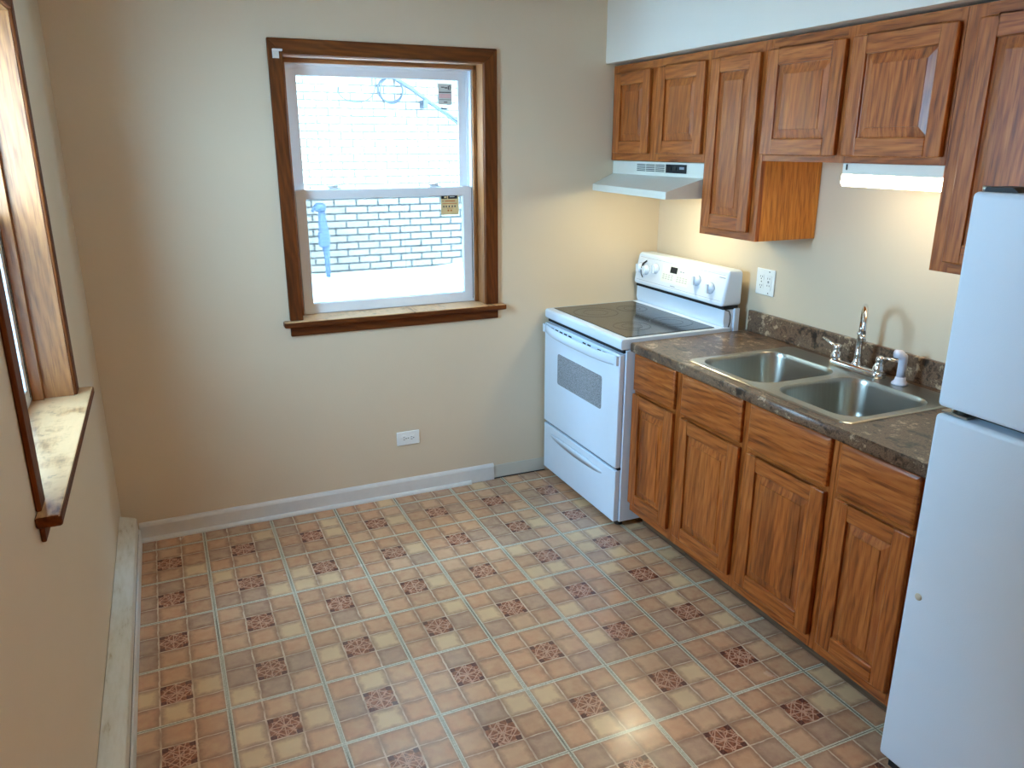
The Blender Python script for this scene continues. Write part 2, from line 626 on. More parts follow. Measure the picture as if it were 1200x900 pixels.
def struct(mb, name, m, bevel=0.0):
    return tag(mb.build(name, None, m, bevel), kind='structure')


def rrect(cx, cy, w, h, r, n=6):
    """rounded rectangle outline, counter-clockwise"""
    out = []
    for sx_, sy_, a0 in ((1, 1, 0), (-1, 1, 90), (-1, -1, 180), (1, -1, 270)):
        for i in range(n + 1):
            a = math.radians(a0 + 90 * i / n)
            out.append((cx + sx_ * (w / 2 - r) + r * math.cos(a), cy + sy_ * (h / 2 - r) + r * math.sin(a)))
    return out


def holed_plate(mb, outer, holes, z, m=None):
    """flat face with holes in a plane of constant z"""
    i = mb.mi(m) if m is not None else 0
    edges = []
    for loop in [outer] + holes:
        vs = [mb.bm.verts.new((x, y, z)) for x, y in loop]
        for a, b in zip(vs, vs[1:] + vs[:1]):
            edges.append(mb.bm.edges.new((a, b)))
    r = bmesh.ops.triangle_fill(mb.bm, edges=edges, use_beauty=True, use_dissolve=False)
    for g in r['geom']:
        if isinstance(g, bmesh.types.BMFace): g.material_index = i


# ------------------------------------------------------------------ room shell
T = 0.16
mb = MB(); mb.box(-T, XR + T, YF - T, T, -0.12, 0.0)
struct(mb, 'floor', M_floor)
mb = MB(); mb.box(-T, XR + T, YF - T, T, ZC, ZC + 0.12)
struct(mb, 'ceiling', M_ceil)

WX0, WX1, WZ0, WZ1 = 0.867, 1.775, 0.945, 2.10      # rough opening of the back window
mb = MB()
mb.box(-T, WX0, 0, T, 0, ZC); mb.box(WX1, XR + T, 0, T, 0, ZC)
mb.box(WX0, WX1, 0, T, 0, WZ0); mb.box(WX0, WX1, 0, T, WZ1, ZC)
struct(mb, 'wall_back', M_wall)
WY0, WY1 = -0.865, -1.719                             # left window opening
mb = MB()
mb.box(-T, 0, WY0, 0, 0, ZC); mb.box(-T, 0, YF, WY1, 0, ZC)
mb.box(-T, 0, WY1, WY0, 0, WZ0); mb.box(-T, 0, WY1, WY0, WZ1, ZC)
struct(mb, 'wall_left', M_wall)
mb = MB(); mb.box(XR, XR + T, YF, 0, 0, ZC)
struct(mb, 'wall_right', M_wall)
mb = MB(); mb.box(-T, XR + T, YF - T, YF, 0, ZC)
struct(mb, 'wall_front', M_wall)
# unseen storey and eave, added to block sky light over the side passage
mb = MB(); mb.box(-T, XR + T, YF - T, T, ZC + 0.121, 5.2); mb.box(-T, XR + T, YF - T, T + 1.3, 5.2, 5.4)
struct(mb, 'added_sky_blocker', M_soffit)

# soffit above the wall cabinets
mb = MB(); mb.box(2.432, XR, YF, 0, 2.122, ZC)
struct(mb, 'trim_1', M_soffit)

# baseboard along the back wall: moulded board with shoe, then a bare board near the range
mb = MB()
mb.prism([(0, 0), (-0.014, 0), (-0.014, 0.074), (-0.010, 0.084), (-0.004, 0.090), (0, 0.090)], 0, 0.066, 1.812)
struct(mb, 'baseboard_back', M_basew)
mb = MB()
mb.prism([(-0.014, 0), (-0.028, 0), (-0.027, 0.008), (-0.022, 0.015), (-0.014, 0.018)], 0, 0.066, 1.678)
struct(mb, 'trim_2', M_basew)
M_bare = wall_paint('painted_base_strip', srgb(196, 190, 176), 0.5)
mb = MB(); mb.box(1.814, 2.12, -0.006, 0, 0.004, 0.076)
struct(mb, 'trim_3', M_bare, 0.002)
# dark strip put in for the slit of shadow under the bare strip
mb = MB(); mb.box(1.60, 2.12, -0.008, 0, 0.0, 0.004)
struct(mb, 'shadow_slit', M_dark)

# ------------------------------------------------------------------ windows
def window(name, f, sill_mat, axis_w, ow=1.032, ct=0.020, ex=0.0):
    """a double-hung window; local u across (0..1.032 outer casing), d depth (+ out of the room), z up"""
    W0 = thing(name, f((0.516, 0.0, 0.967)), kind='structure')
    i0, i1 = 0.060, ow - 0.066      # inner edges of the casing
    zt, zi = 2.163, 2.100
    zs = 0.967
    A = axis_w
    k = MB(f)   # mitred casing: two legs and a head
    k.add([(0, 0, zs), (i0, 0, zs), (i0, 0, zi), (0, 0, zt), (0, -ct, zs), (i0, -ct, zs), (i0, -ct, zi), (0, -ct, zt)],
          [(0, 1, 2, 3), (4, 7, 6, 5), (0, 4, 5, 1), (1, 5, 6, 2), (2, 6, 7, 3), (3, 7, 4, 0)], M_trim[2])
    k.build('casing_leg', W0, None, 0.004)
    k = MB(f)
    k.add([(ow, 0, zs), (i1, 0, zs), (i1, 0, zi), (ow, 0, zt), (ow, -ct, zs), (i1, -ct, zs), (i1, -ct, zi), (ow, -ct, zt)],
          [(0, 1, 2, 3), (4, 7, 6, 5), (0, 4, 5, 1), (1, 5, 6, 2), (2, 6, 7, 3), (3, 7, 4, 0)], M_trim[2])
    k.build('casing_leg', W0, None, 0.004)
    k = MB(f)
    k.add([(0, 0, zt), (ow, 0, zt), (i1, 0, zi), (i0, 0, zi), (0, -ct, zt), (ow, -ct, zt), (i1, -ct, zi), (i0, -ct, zi)],
          [(0, 1, 2, 3), (4, 7, 6, 5), (0, 4, 5, 1), (1, 5, 6, 2), (2, 6, 7, 3), (3, 7, 4, 0)], M_trim[A])
    k.build('casing_head', W0, None, 0.004)
    k = MB(f)   # wooden jambs, then the narrower stops
    k.box(i0 - 0.001, i0 + 0.002, -0.002, 0.158 + ex, zs, zi, M_jamb[2]); k.box(i1 - 0.002, i1 + 0.001, -0.002, 0.158 + ex, zs, zi, M_jamb[2])
    k.box(i0, i1, -0.002, 0.158 + ex, zi - 0.003, zi + 0.001, M_jamb[A])
    k.build('jamb', W0)
    k = MB(f)
    k.box(i0 + 0.002, i0 + 0.020, 0.080, 0.098 + ex, zs, zi - 0.003, M_jamb[2]); k.box(i1 - 0.020, i1 - 0.002, 0.080, 0.098 + ex, zs, zi - 0.003, M_jamb[2])
    k.box(i0 + 0.002, i1 - 0.002, 0.080, 0.098 + ex, zi - 0.021, zi - 0.003, M_jamb[A])
    k.build('stop', W0, None, 0.002)
    k = MB(f)   # stool: horned board
    pts = [(-0.03, -0.052), (ow + 0.032, -0.052), (ow + 0.032, 0), (i1, 0), (i1, 0.159 + ex), (i0, 0.159 + ex), (i0, 0), (-0.03, 0)]
    n = len(pts)
    k.add([(a, b, 0.940) for a, b in pts] + [(a, b, zs) for a, b in pts],
          [tuple(range(2 * n - 1, n - 1, -1))], sill_mat)
    k.add([(a, b, 0.940) for a, b in pts] + [(a, b, zs) for a, b in pts],
          [tuple(range(n))] + [(i, (i + 1) % n, n + (i + 1) % n, n + i) for i in range(n)], M_trim[A])
    k.build('stool', W0, None, 0.006, 3)
    k = MB(f)
    k.box(0.0, ow, -0.9 * ct, 0, 0.893, 0.940, M_trim[A])
    k.build('apron', W0, None, 0.004)
    # vinyl master frame
    v0, v1, vb, vt = i0 + 0.004, i1 - 0.004, zs + 0.001, zi - 0.004
    f0 = f
    f = lambda v: f0((v[0], v[1] + ex, v[2]))
    def ring(k, a0, a1, b0, b1, wl, wr, wb, wt, d0, d1):
        k.box(a0, a0 + wl, d0, d1, b0, b1); k.box(a1 - wr, a1, d0, d1, b0, b1)
        k.box(a0 + wl, a1 - wr, d0, d1, b0, b0 + wb); k.box(a0 + wl, a1 - wr, d0, d1, b1 - wt, b1)
    k = MB(f)
    ring(k, v0, v1, vb, vt, 0.020, 0.020, 0.0004, 0.022, 0.100, 0.158)
    ring(k, v0, v1, vb, vt, 0.030, 0.030, 0.018, 0.034, 0.136, 0.158)
    k.build('vinyl_frame', W0, M_vinyl, 0.002)
    zr = 1.535
    # upper sash (outer track)
    k = MB(f)
    ring(k, v0 + 0.022, v1 - 0.022, zr - 0.030, vt - 0.024, 0.044, 0.044, 0.030, 0.040, 0.142, 0.155)
    us = k.build('upper_sash', W0, M_vinyl, 0.003)
    k = MB(f); k.box(v0 + 0.06, v1 - 0.06, 0.147, 0.151, zr, vt - 0.060)
    k.build('pane', us, M_glass)
    # lower sash (inner track)
    k = MB(f)
    ring(k, v0 + 0.021, v1 - 0.021, vb + 0.0005, zr + 0.006, 0.042, 0.042, 0.048, 0.042, 0.101, 0.135)
    ring(k, v0 + 0.055, v1 - 0.055, vb + 0.040, zr - 0.030, 0.009, 0.009, 0.009, 0.009, 0.118, 0.132)
    ls = k.build('lower_sash', W0, M_vinyl, 0.003)
    k = MB(f); k.box(v0 + 0.05, v1 - 0.05, 0.123, 0.127, vb + 0.035, zr - 0.025)
    k.build('pane', ls, M_glass)
    # sash locks on the meeting rail
    for u in (ow * 0.262, ow * 0.736):
        k = MB(f)
        k.box(u - 0.030, u + 0.030, 0.112, 0.136, zr + 0.006, zr + 0.014)
        k.box(u - 0.040, u - 0.004, 0.108, 0.118, zr + 0.014, zr + 0.022)
        k.box(u - 0.008, u + 0.014, 0.112, 0.130, zr + 0.014, zr + 0.026)
        k.build('sash_lock', ls, M_vinyl, 0.003)
    # tilt latch and balance cord cap, a small dark block in the left track
    k = MB(f); k.box(v0 + 0.004, v0 + 0.018, 0.092, 0.108, zr + 0.008, zr + 0.026, M_black)
    k.build('tilt_latch', W0)
    # dark seam between sash and frame
    for a in (v0 + 0.0202, v1 - 0.0212):
        k = MB(f); k.box(a, a + 0.001, 0.0995, 0.104, vb + 0.014, zr, M_dark)
        k.build('track_gap', W0)
    # half insect screen outside the lower sash
    k = MB(f); k.box(v0 + 0.03, v1 - 0.03, 0.1565, 0.1575, vb + 0.02, zr)
    k.build('insect_screen', W0, M_screen)
    return W0


fb = lambda v: (0.808 + v[0], v[1], v[2])
fl = lambda v: (-v[1], -0.806 - v[0], v[2])
window('window_1', fb, M_sill, 0)
window('window_2', fl, M_sill, 1, 0.978, 0.012, 0.014)

# tiny marks on the window: bracket and paper labels
k = MB()
k.box(0.826, 0.853, -0.024, -0.0205, 2.083, 2.118); k.box(0.826, 0.865, -0.045, -0.024, 2.110, 2.118)
k.box(0.826, 0.830, -0.045, -0.024, 2.083, 2.110)
tag(k.build('blind_bracket', None, M_plate, 0.001), 'small white plastic blind bracket on top left corner of the wooden window casing', 'bracket')

M_paper = plain('label_paper', srgb(214, 222, 218), 0.7, speck=0.03)
M_paper2 = plain('yellowed_label_paper', srgb(222, 196, 142), 0.7, speck=0.10, scale=18)
M_ink = plain('label_ink', srgb(60, 62, 66), 0.7)
M_inkp = plain('pink_label_ink', srgb(226, 190, 190), 0.7)
M_inko = plain('orange_label_ink', srgb(196, 110, 50), 0.7)
lab = thing('window_sticker', (1.64, 0.146, 1.97), 'pale paper sticker at the top right of the upper window pane', 'sticker')
k = MB(); k.box(1.602, 1.672, 0.1455, 0.1465, 1.922, 2.018, M_paper)
k.build('paper', lab)
k = MB()
for (a, b, c, d) in ((1.618, 1.634, 1.999, 2.003), (1.636, 1.650, 1.996, 2.001), (1.652, 1.657, 1.990, 2.007), (1.658, 1.664, 2.005, 2.009), (1.662, 1.665, 1.988, 2.006)):
    k.box(a, b, 0.1447, 0.1454, c, d, M_ink)
k.box(1.606, 1.668, 0.1447, 0.1454, 1.976, 1.980, M_ink)
k.box(1.606, 1.668, 0.1449, 0.1454, 1.952, 1.972, M_inkp)
k.box(1.606, 1.668, 0.1447, 0.1454, 1.944, 1.946, M_ink)
k.box(1.630, 1.648, 0.1447, 0.1454, 1.932, 1.936, M_ink)
k.build('print', lab)
k = MB(); k.box(1.614, 1.646, 0.1455, 0.1465, 1.902, 1.909, M_ink)
tag(k.build('sticker_strip', None), 'short grey strip on the upper pane just under the pale sticker', 'sticker')
lab = thing('window_label', (1.635, 0.106, 1.45), 'yellowed paper label with black header hanging on the lower sash', 'label')
k = MB(); k.box(1.589, 1.681, 0.1055, 0.1068, 1.408, 1.503, M_paper2)
k.build('paper', lab)
k = MB(); k.box(1.590, 1.621, 0.1045, 0.1054, 1.484, 1.502, M_dark); k.box(1.626, 1.674, 0.1045, 0.1054, 1.484, 1.502, M_dark)
k.box(1.606, 1.618, 0.1040, 0.1044, 1.488, 1.495, M_paper2); k.box(1.634, 1.660, 0.1040, 0.1044, 1.492, 1.495, M_paper)
k.build('header', lab)
k = MB()
k.box(1.596, 1.602, 0.1047, 0.1054, 1.472, 1.475, M_ink); k.box(1.610, 1.662, 0.1047, 0.1054, 1.471, 1.476, M_inko)
k.box(1.596, 1.672, 0.1047, 0.1054, 1.460, 1.463, M_inko)
for a in (1.600, 1.613, 1.628, 1.644, 1.658):
    k.box(a, a + 0.006, 0.1047, 0.1054, 1.443, 1.452, M_ink)
k.box(1.618, 1.652, 0.1047, 0.1054, 1.438, 1.440, M_inko)
for a in (1.622, 1.637):
    k.box(a, a + 0.008, 0.1047, 0.1054, 1.424, 1.432, M_inko)
k.build('print', lab)

# ------------------------------------------------------------------ outdoors
YB = 3.7
mb = MB(); mb.box(-9, 12, YB, YB + 0.3, -0.3, 5.2, M_brick)
mb.box(-9, 12, YB - 1.5, YB + 0.3, 5.2, 5.4, M_soffit)  # unseen eave, added to keep sky light off the brick
tag(mb.build('brick_wall', None), 'pale cream brick side wall of the neighbouring building seen through the back window', 'wall')
mb = MB()
NX, NY = 66, 54
x0, x1_, y0, y1_ = -10.0, 12.0, -9.0, YB
vs = {}
def snow_z(x, y):
    b = 0.50 + 0.09 * max(0, min(1, (y - 1.5) / 2.2)) if y > 0 else 0.5
    return b + 0.012 * math.sin(x * 3.1 + y) + 0.010 * math.sin(x * 7.3 - y * 2.1) + (0.02 * math.exp(-((x - 2.9) ** 2)) if y > 3 else 0)
for i in range(NX + 1):
    for j in range(NY + 1):
        x = x0 + (x1_ - x0) * i / NX
        y = y0 + (y1_ - y0) * j / NY
        vs[i, j] = mb.bm.verts.new((x, y, snow_z(x, y)))
for i in range(NX):
    for j in range(NY):
        xa, xb = x0 + (x1_ - x0) * i / NX, x0 + (x1_ - x0) * (i + 1) / NX
        ya, yb = y0 + (y1_ - y0) * j / NY, y0 + (y1_ - y0) * (j + 1) / NY
        if xb > -T and xa < XR + T + 0.3 and ya < T and yb > YF - T - 0.3: continue
        f = mb.bm.faces.new([vs[i, j], vs[i + 1, j], vs[i + 1, j + 1], vs[i, j + 1]])
        f.smooth = True
for v in [v for v in mb.bm.verts if not v.link_faces]: mb.bm.verts.remove(v)
tag(mb.build('snow_ground', None, M_snow), kind='structure')

# cable loops and the thick diagonal cable on the brick wall
def arc(cx, cz, rx, rz, a0, a1, y, n=20):
    return [(cx + rx * math.cos(math.radians(a0 + (a1 - a0) * i / n)), y, cz + rz * math.sin(math.radians(a0 + (a1 - a0) * i / n))) for i in range(n + 1)]
yc = YB - 0.02
k = MB()
k.tube([(1.880, yc, 2.40), (1.878, yc, 2.28), (1.868, yc, 2.20)] + arc(2.03, 2.21, 0.165, 0.105, 180, 350, yc)[1:] + [(2.21, yc, 2.24), (2.215, yc, 2.36)], 0.006, M_cable, 8)
tag(k.build('hanging_cable', None), 'thin cable drooping in a U on the brick wall, left of the round coil', 'cable')
k = MB()
k.tube(arc(2.345, 2.215, 0.115, 0.105, 90, 450, yc, 30), 0.010, M_cable, 8)
k.tube(arc(2.35, 2.205, 0.105, 0.110, 90, 450, yc - 0.018, 30), 0.006, M_cable, 8)
tag(k.build('coiled_cable', None), 'cable coiled in a ring high on the brick wall outside the window', 'cable')
k = MB()
yc = YB - 0.10
k.tube([(2.20, yc - 0.01, 2.42), (2.36, yc - 0.01, 2.31), (2.52, yc - 0.01, 2.22), (2.70, yc - 0.01, 2.10), (2.86, yc - 0.01, 2.01), (3.1, yc - 0.01, 1.86), (3.6, yc - 0.01, 1.50)], 0.020, M_cable, 10,
       taper=[0.020, 0.020, 0.020, 0.018, 0.016, 0.013, 0.012])
k.tube([(2.66, yc - 0.02, 2.11), (2.84, yc - 0.02, 2.00), (3.1, yc - 0.02, 1.82), (3.6, yc - 0.02, 1.42)], 0.009, M_cable, 8)
k.box(2.62, 2.66, yc - 0.03, yc + 0.095, 2.06, 2.13, M_cable)
tag(k.build('service_cable', None), 'thick bundled cable running diagonally down across the outdoor brick wall', 'cable')
gp = thing('utility_pipe', (1.63, YB - 0.16, 0.6), 'blue-grey utility pipe standing against the brick wall behind the lower pane', 'pipe')
k = MB()
k.tube([(1.652, YB - 0.16, 0.50), (1.650, YB - 0.16, 0.80), (1.640, YB - 0.16, 0.95), (1.630, YB - 0.16, 1.10), (1.628, YB - 0.16, 1.20)], 0.026, M_pipe, 12,
       taper=[0.020, 0.026, 0.050, 0.034, 0.028])
k.build('pipe', gp)
k = MB()
k.lathe([(0.03, -0.03), (0.05, -0.02), (0.055, 0.02), (0.03, 0.045)], (1.615, YB - 0.17, 1.205), 2, M_pipe)
k.tube([(1.615, YB - 0.17, 1.20), (1.56, YB - 0.17, 1.21), (1.545, YB - 0.17, 1.17)], 0.014, M_pipe, 10)
k.build('valve', gp)
k = MB(); k.box(1.585, 1.680, YB - 0.21, YB - 0.13, 0.86, 1.00, M_pipe)
k.build('regulator', gp, None, 0.02, 3)

# ------------------------------------------------------------------ baseboard heater on the left wall
ht = thing('baseboard_heater', (0.03, -1.8, 0.0), 'long white stained metal baseboard heater along the left wall', 'heater')
k = MB()
k.prism([(0.001, 0.176), (0.058, 0.158), (0.066, 0.152), (0.067, 0.098), (0.060, 0.092), (0.001, 0.092)], 1, -0.085, -4.2)
k.build('cover', ht, M_heater, 0.002)
k = MB(); k.box(0.001, 0.064, -4.2, -0.09, 0.0735, 0.0915)
k.build('lower_gap', ht, M_dark)
k = MB(); k.prism([(0.001, 0.0), (0.070, 0.0), (0.070, 0.066), (0.066, 0.073), (0.001, 0.073)], 1, -0.03, -4.2)
k.build('shoe', ht, M_basew)

# ------------------------------------------------------------------ cabinet doors and drawers
def raised_door(parent, xf, y0, y1, z0, z1, xb, st=0.057):
    """raised-panel door between y0>y1, z0<z1; front face at xf, back at xb"""
    yl, yr = y1, y0
    k = MB()
    for a, b in ((yl, yl + st), (yr - st, yr)):
        k.box(xf, xb, a, b, z0, z1, M_oak[2])
    k.box(xf, xb, yl + st, yr - st, z1 - st, z1, M_oak[1])
    k.box(xf, xb, yl + st, yr - st, z0, z0 + st, M_oak[1])
    d = k.build('door', parent, None, 0.0035, 2)
    # panel: groove, sloped border, flat field
    a0, a1, b0, b1 = yl + st - 0.002, yr - st + 0.002, z0 + st - 0.002, z1 - st + 0.002
    s = 0.034 if min(a1 - a0, b1 - b0) > 0.14 else 0.024
    k = MB()
    def rc(off, x):
        return [(x, a0 + off, b0 + off), (x, a1 - off, b0 + off), (x, a1 - off, b1 - off), (x, a0 + off, b1 - off)]
    rings = [rc(0, xf + 0.008), rc(0.005, xf + 0.0095), rc(0.006, xf + 0.009), (rc(s, xf + 0.0035)), rc(s + 0.0004, xf + 0.0012), rc(s + 0.002, xf + 0.001)]
    for q in range(len(rings) - 1):
        for i in range(4):
            j = (i + 1) % 4
            k.add([rings[q][i], rings[q][j], rings[q + 1][j], rings[q + 1][i]], [(0, 1, 2, 3)], M_oak_panel)
    k.add(rings[-1], [(0, 1, 2, 3)], M_oak_panel)
    bk = rc(0, xb - 0.002)
    for i in range(4):
        j = (i + 1) % 4
        k.add([rings[0][i], rings[0][j], bk[j], bk[i]], [(0, 1, 2, 3)], M_oak_panel)
    k.add(bk, [(0, 1, 2, 3)], M_oak_panel)
    k.build('raised_panel', d)
    return d


def drawer(parent, xf, y0, y1, z0, z1, xb):
    k = MB()
    e = 0.010
    pts = [(xb, 0), (xf + 0.006, 0)]
    yl, yr = y1, y0
    o = [(xb, yl, z0), (xb, yr, z0), (xb, yr, z1), (xb, yl, z1)]
    m_ = [(xf + 0.006, yl, z0), (xf + 0.006, yr, z0), (xf + 0.006, yr, z1), (xf + 0.006, yl, z1)]
    n_ = [(xf, yl + e, z0 + e), (xf, yr - e, z0 + e), (xf, yr - e, z1 - e), (xf, yl + e, z1 - e)]
    v = o + m_ + n_
    f = [(0, 1, 2, 3), (8, 9, 10, 11)]
    for q in (0, 4):
        for i in range(4):
            j = (i + 1) % 4
            f.append((q + i, q + j, q + 4 + j, q + 4 + i))
    k.add(v, f, M_oak_drawer)
    return k.build('drawer', parent, None, 0.0015, 2)


def base_cabinet(y0, y1, units, label, drawers=True):
    """y0 > y1; face frame, carcass, kick board and its doors and drawers"""
    c = thing('base_cabinet', (2.5, (y0 + y1) / 2, 0), label, 'cabinet', 'oak base cabinets under the counter')
    k = MB()
    xb = XR - 0.004
    k.box(XCF + 0.02, xb, y0 - 0.016, y0, 0.092, 0.864, M_side); k.box(XCF + 0.02, xb, y1, y1 + 0.016, 0.092, 0.864, M_side)
    k.box(2.2725, xb, y0 - 0.016, y0, 0.0, 0.0919, M_side); k.box(2.2725, xb, y1, y1 + 0.016, 0.0, 0.0919, M_side)
    k.box(XCF + 0.02, xb, y1 + 0.016, y0 - 0.016, 0.09, 0.105, M_side); k.box(xb - 0.01, xb, y1 + 0.016, y0 - 0.016, 0.105, 0.864, M_side)
    k.build('carcass', c)
    k = MB()   # face frame
    X0, X1 = XCF, XCF + 0.0195
    zb, zt = 0.092, 0.864
    edges = [y0]
    for (a, b) in units: edges += [a, b]
    edges.append(y1)
    for i in range(0, len(edges), 2):
        k.box(X0, X1, edges[i + 1] - (0.008 if i + 1 < len(edges) - 1 else 0), edges[i] + (0.008 if i > 0 else 0), zb, zt, M_oak[2])
    for (a, b) in units:
        k.box(X0 + 0.0002, X1, b, a, 0.845, zt, M_oak[1]); k.box(X0 + 0.0002, X1, b, a, 0.66, 0.70, M_oak[1]); k.box(X0 + 0.0002, X1, b, a, zb, 0.15, M_oak[1])
    k.build('face_frame', c)
    k = MB(); k.box(2.262, 2.272, y1, y0, 0.0, 0.0915, M_kick)
    k.build('kick_board', c)
    for (a, b) in units:
        drawer(c, XCF - 0.0195, a, b, 0.690, 0.856, XCF - 0.0005)
        raised_door(c, XCF - 0.0195, a, b, 0.140, 0.672, XCF - 0.0005)
    return c


base_cabinet(-0.784, -1.121, [(-0.790, -1.096)], 'narrow oak base cabinet right beside the white range, one door')
base_cabinet(-1.123, -1.950, [(-1.146, -1.511), (-1.554, -1.930)], 'wide oak sink base cabinet under the double sink, two doors')
base_cabinet(-1.952, -2.300, [(-1.974, -2.256)], 'narrow oak base cabinet beside the white refrigerator, one door')


def wall_cabinet(y0, y1, z0, doors, dz, label, side=False):
    c = thing('wall_cabinet', (2.64, (y0 + y1) / 2, z0), label, 'cabinet', 'oak wall cabinets under the soffit')
    z1 = 2.112
    xb = XR - 0.003
    k = MB()
    k.box(XUF + 0.0195, xb, y0 - 0.013, y0, z0, z1, M_side); k.box(XUF + 0.0195, xb, y1, y1 + 0.013, z0, z1, M_side)
    k.box(XUF + 0.0195, xb, y1 + 0.013, y0 - 0.013, z0 + 0.012, z0 + 0.024, M_side); k.box(XUF + 0.0195, xb, y1 + 0.013, y0 - 0.013, z1 - 0.013, z1, M_side)
    k.box(xb - 0.008, xb, y1 + 0.013, y0 - 0.013, z0 + 0.024, z1 - 0.013, M_side)
    k.build('carcass', c)
    k = MB()
    X0, X1 = XUF, XUF + 0.0193
    ed = [y0]
    for a, b in doors: ed += [a, b]
    ed.append(y1)
    for i in range(0, len(ed), 2):
        k.box(X0, X1, ed[i + 1] - (0.010 if i + 1 < len(ed) - 1 else 0), ed[i] + (0.010 if i > 0 else 0), z0, z1, M_oak[2])
    for a, b in doors:
        k.box(X0 + 0.0002, X1, b, a, z1 - 0.050, z1, M_oak[1]); k.box(X0 + 0.0002, X1, b, a, z0, dz + 0.012, M_oak[1])
    k.build('face_frame', c)
    for a, b in doors:
        raised_door(c, XUF - 0.0195, a, b, dz, 2.074, XUF - 0.0005)
    return c


wall_cabinet(-0.004, -0.774, 1.664, [(-0.040, -0.352), (-0.418, -0.762)], 1.699, 'short two-door oak wall cabinet above the range hood')
wall_cabinet(-0.776, -1.136, 1.367, [(-0.803, -1.098)], 1.400, 'tall narrow one-door oak wall cabinet beside the range hood')
wall_cabinet(-1.138, -1.932, 1.678, [(-1.140, -1.510), (-1.542, -1.922)], 1.702, 'short two-door oak wall cabinet above the lit strip light')
wall_cabinet(-1.934, -2.346, 1.367, [(-1.985, -2.312)], 1.400, 'tall oak wall cabinet at the right edge, behind the refrigerator top')

# ------------------------------------------------------------------ counter with sink cut-out
SX0, SX1, SY0, SY1 = 2.192, 2.742, -1.962, -1.124
ct = thing('countertop', (2.47, -1.54, ZCT), 'brown granite-look laminate countertop on the oak base cabinets', 'countertop')
k = MB()
cut = [(SX0 + 0.02, SY0 + 0.02), (SX1 - 0.02, SY0 + 0.02), (SX1 - 0.02, SY1 - 0.02), (SX0 + 0.02, SY1 - 0.02)]
out = [(2.156, -2.305), (2.790, -2.305), (2.790, -0.786), (2.156, -0.786)]
holed_plate(k, out, [cut], ZCT); holed_plate(k, out, [cut], 0.866)
for loop in (cut,):
    for i in range(4):
        a, b = loop[i], loop[(i + 1) % 4]
        k.add([(a[0], a[1], ZCT), (b[0], b[1], ZCT), (b[0], b[1], 0.866), (a[0], a[1], 0.866)], [(0, 1, 2, 3)])
prof = [(2.156, ZCT), (2.151, ZCT - 0.002), (2.148, ZCT - 0.007), (2.148, 0.872), (2.150, 0.867), (2.156, 0.866)]
for i in range(len(prof) - 1):
    a, b = prof[i], prof[i + 1]
    k.add([(a[0], -2.305, a[1]), (a[0], -0.786, a[1]), (b[0], -0.786, b[1]), (b[0], -2.305, b[1])], [(0, 1, 2, 3)], None, True)
for y in (-2.305, -0.786):
    k.add([(p[0], y, p[1]) for p in prof], [tuple(range(6))])
    k.add([(2.156, y, 0.866), (2.790, y, 0.866), (2.790, y, ZCT), (2.156, y, ZCT)], [(0, 1, 2, 3)])
k.add([(2.790, -2.305, 0.866), (2.790, -0.786, 0.866), (2.790, -0.786, ZCT), (2.790, -2.305, ZCT)], [(0, 1, 2, 3)])
k.build('worktop', ct, M_lam)
k = MB(); k.box(2.772, 2.791, -2.305, -0.800, ZCT + 0.0005, 1.004)
k.build('backsplash', ct, M_lam, 0.004, 3)

# ------------------------------------------------------------------ sink
sk = thing('kitchen_sink', (2.467, -1.543, ZCT), 'double-bowl stainless steel sink set into the brown countertop', 'sink')
b1 = (2.425, -1.3385, 0.400, 0.375)   # centre x, centre y, size x, size y
b2 = (2.432, -1.750, 0.400, 0.365)
k = MB()
zr = ZCT + 0.0050
outer = rrect((SX0 + SX1) / 2, (SY0 + SY1) / 2, SX1 - SX0, SY1 - SY0, 0.035, 5)
bowls = [rrect(b[0], b[1], b[2], b[3], 0.085, 8) for b in (b1, b2)]
holed_plate(k, rrect((SX0 + SX1) / 2, (SY0 + SY1) / 2, SX1 - SX0 - 0.012, SY1 - SY0 - 0.012, 0.03, 5), bowls, zr)
r1 = rrect((SX0 + SX1) / 2, (SY0 + SY1) / 2, SX1 - SX0 - 0.012, SY1 - SY0 - 0.012, 0.03, 5)
n = len(outer)
k.add([(x, y, zr) for x, y in r1] + [(x, y, ZCT + 0.0008) for x, y in outer], [(i, (i + 1) % n, n + (i + 1) % n, n + i) for i in range(n)], None, True)
rim = k.build('rim', sk, M_steel)
for b in (b1, b2):
    k = MB()
    lv = [(0, 0, 0.085), (-0.004, 0.006, 0.082), (-0.02, 0.012, 0.080), (-0.12, 0.030, 0.075), (-0.150, 0.045, 0.070), (-0.165, 0.080, 0.062), (-0.170, 0.130, 0.05)]
    rings = []
    for dz, sh, r in lv:
        rings.append([(x, y, zr + dz) for x, y in rrect(b[0], b[1], b[2] - sh, b[3] - sh, r, 8)])
    n = len(rings[0])
    v = [q for rg in rings for q in rg]
    f = [(i * n + j, i * n + (j + 1) % n, (i + 1) * n + (j + 1) % n, (i + 1) * n + j) for i in range(len(lv) - 1) for j in range(n)]
    f.append(tuple((len(lv) - 1) * n + j for j in range(n)))
    k.add(v, f, M_steel, True)
    bo = k.build('bowl', sk)
    k = MB(); k.lathe([(0.001, 0.0005), (0.040, 0.001), (0.044, 0.003), (0.046, 0.0015), (0.047, 0.0003)], (b[0] + 0.02, b[1], zr - 0.170), 2, M_chrome)
    k.build('drain', bo)

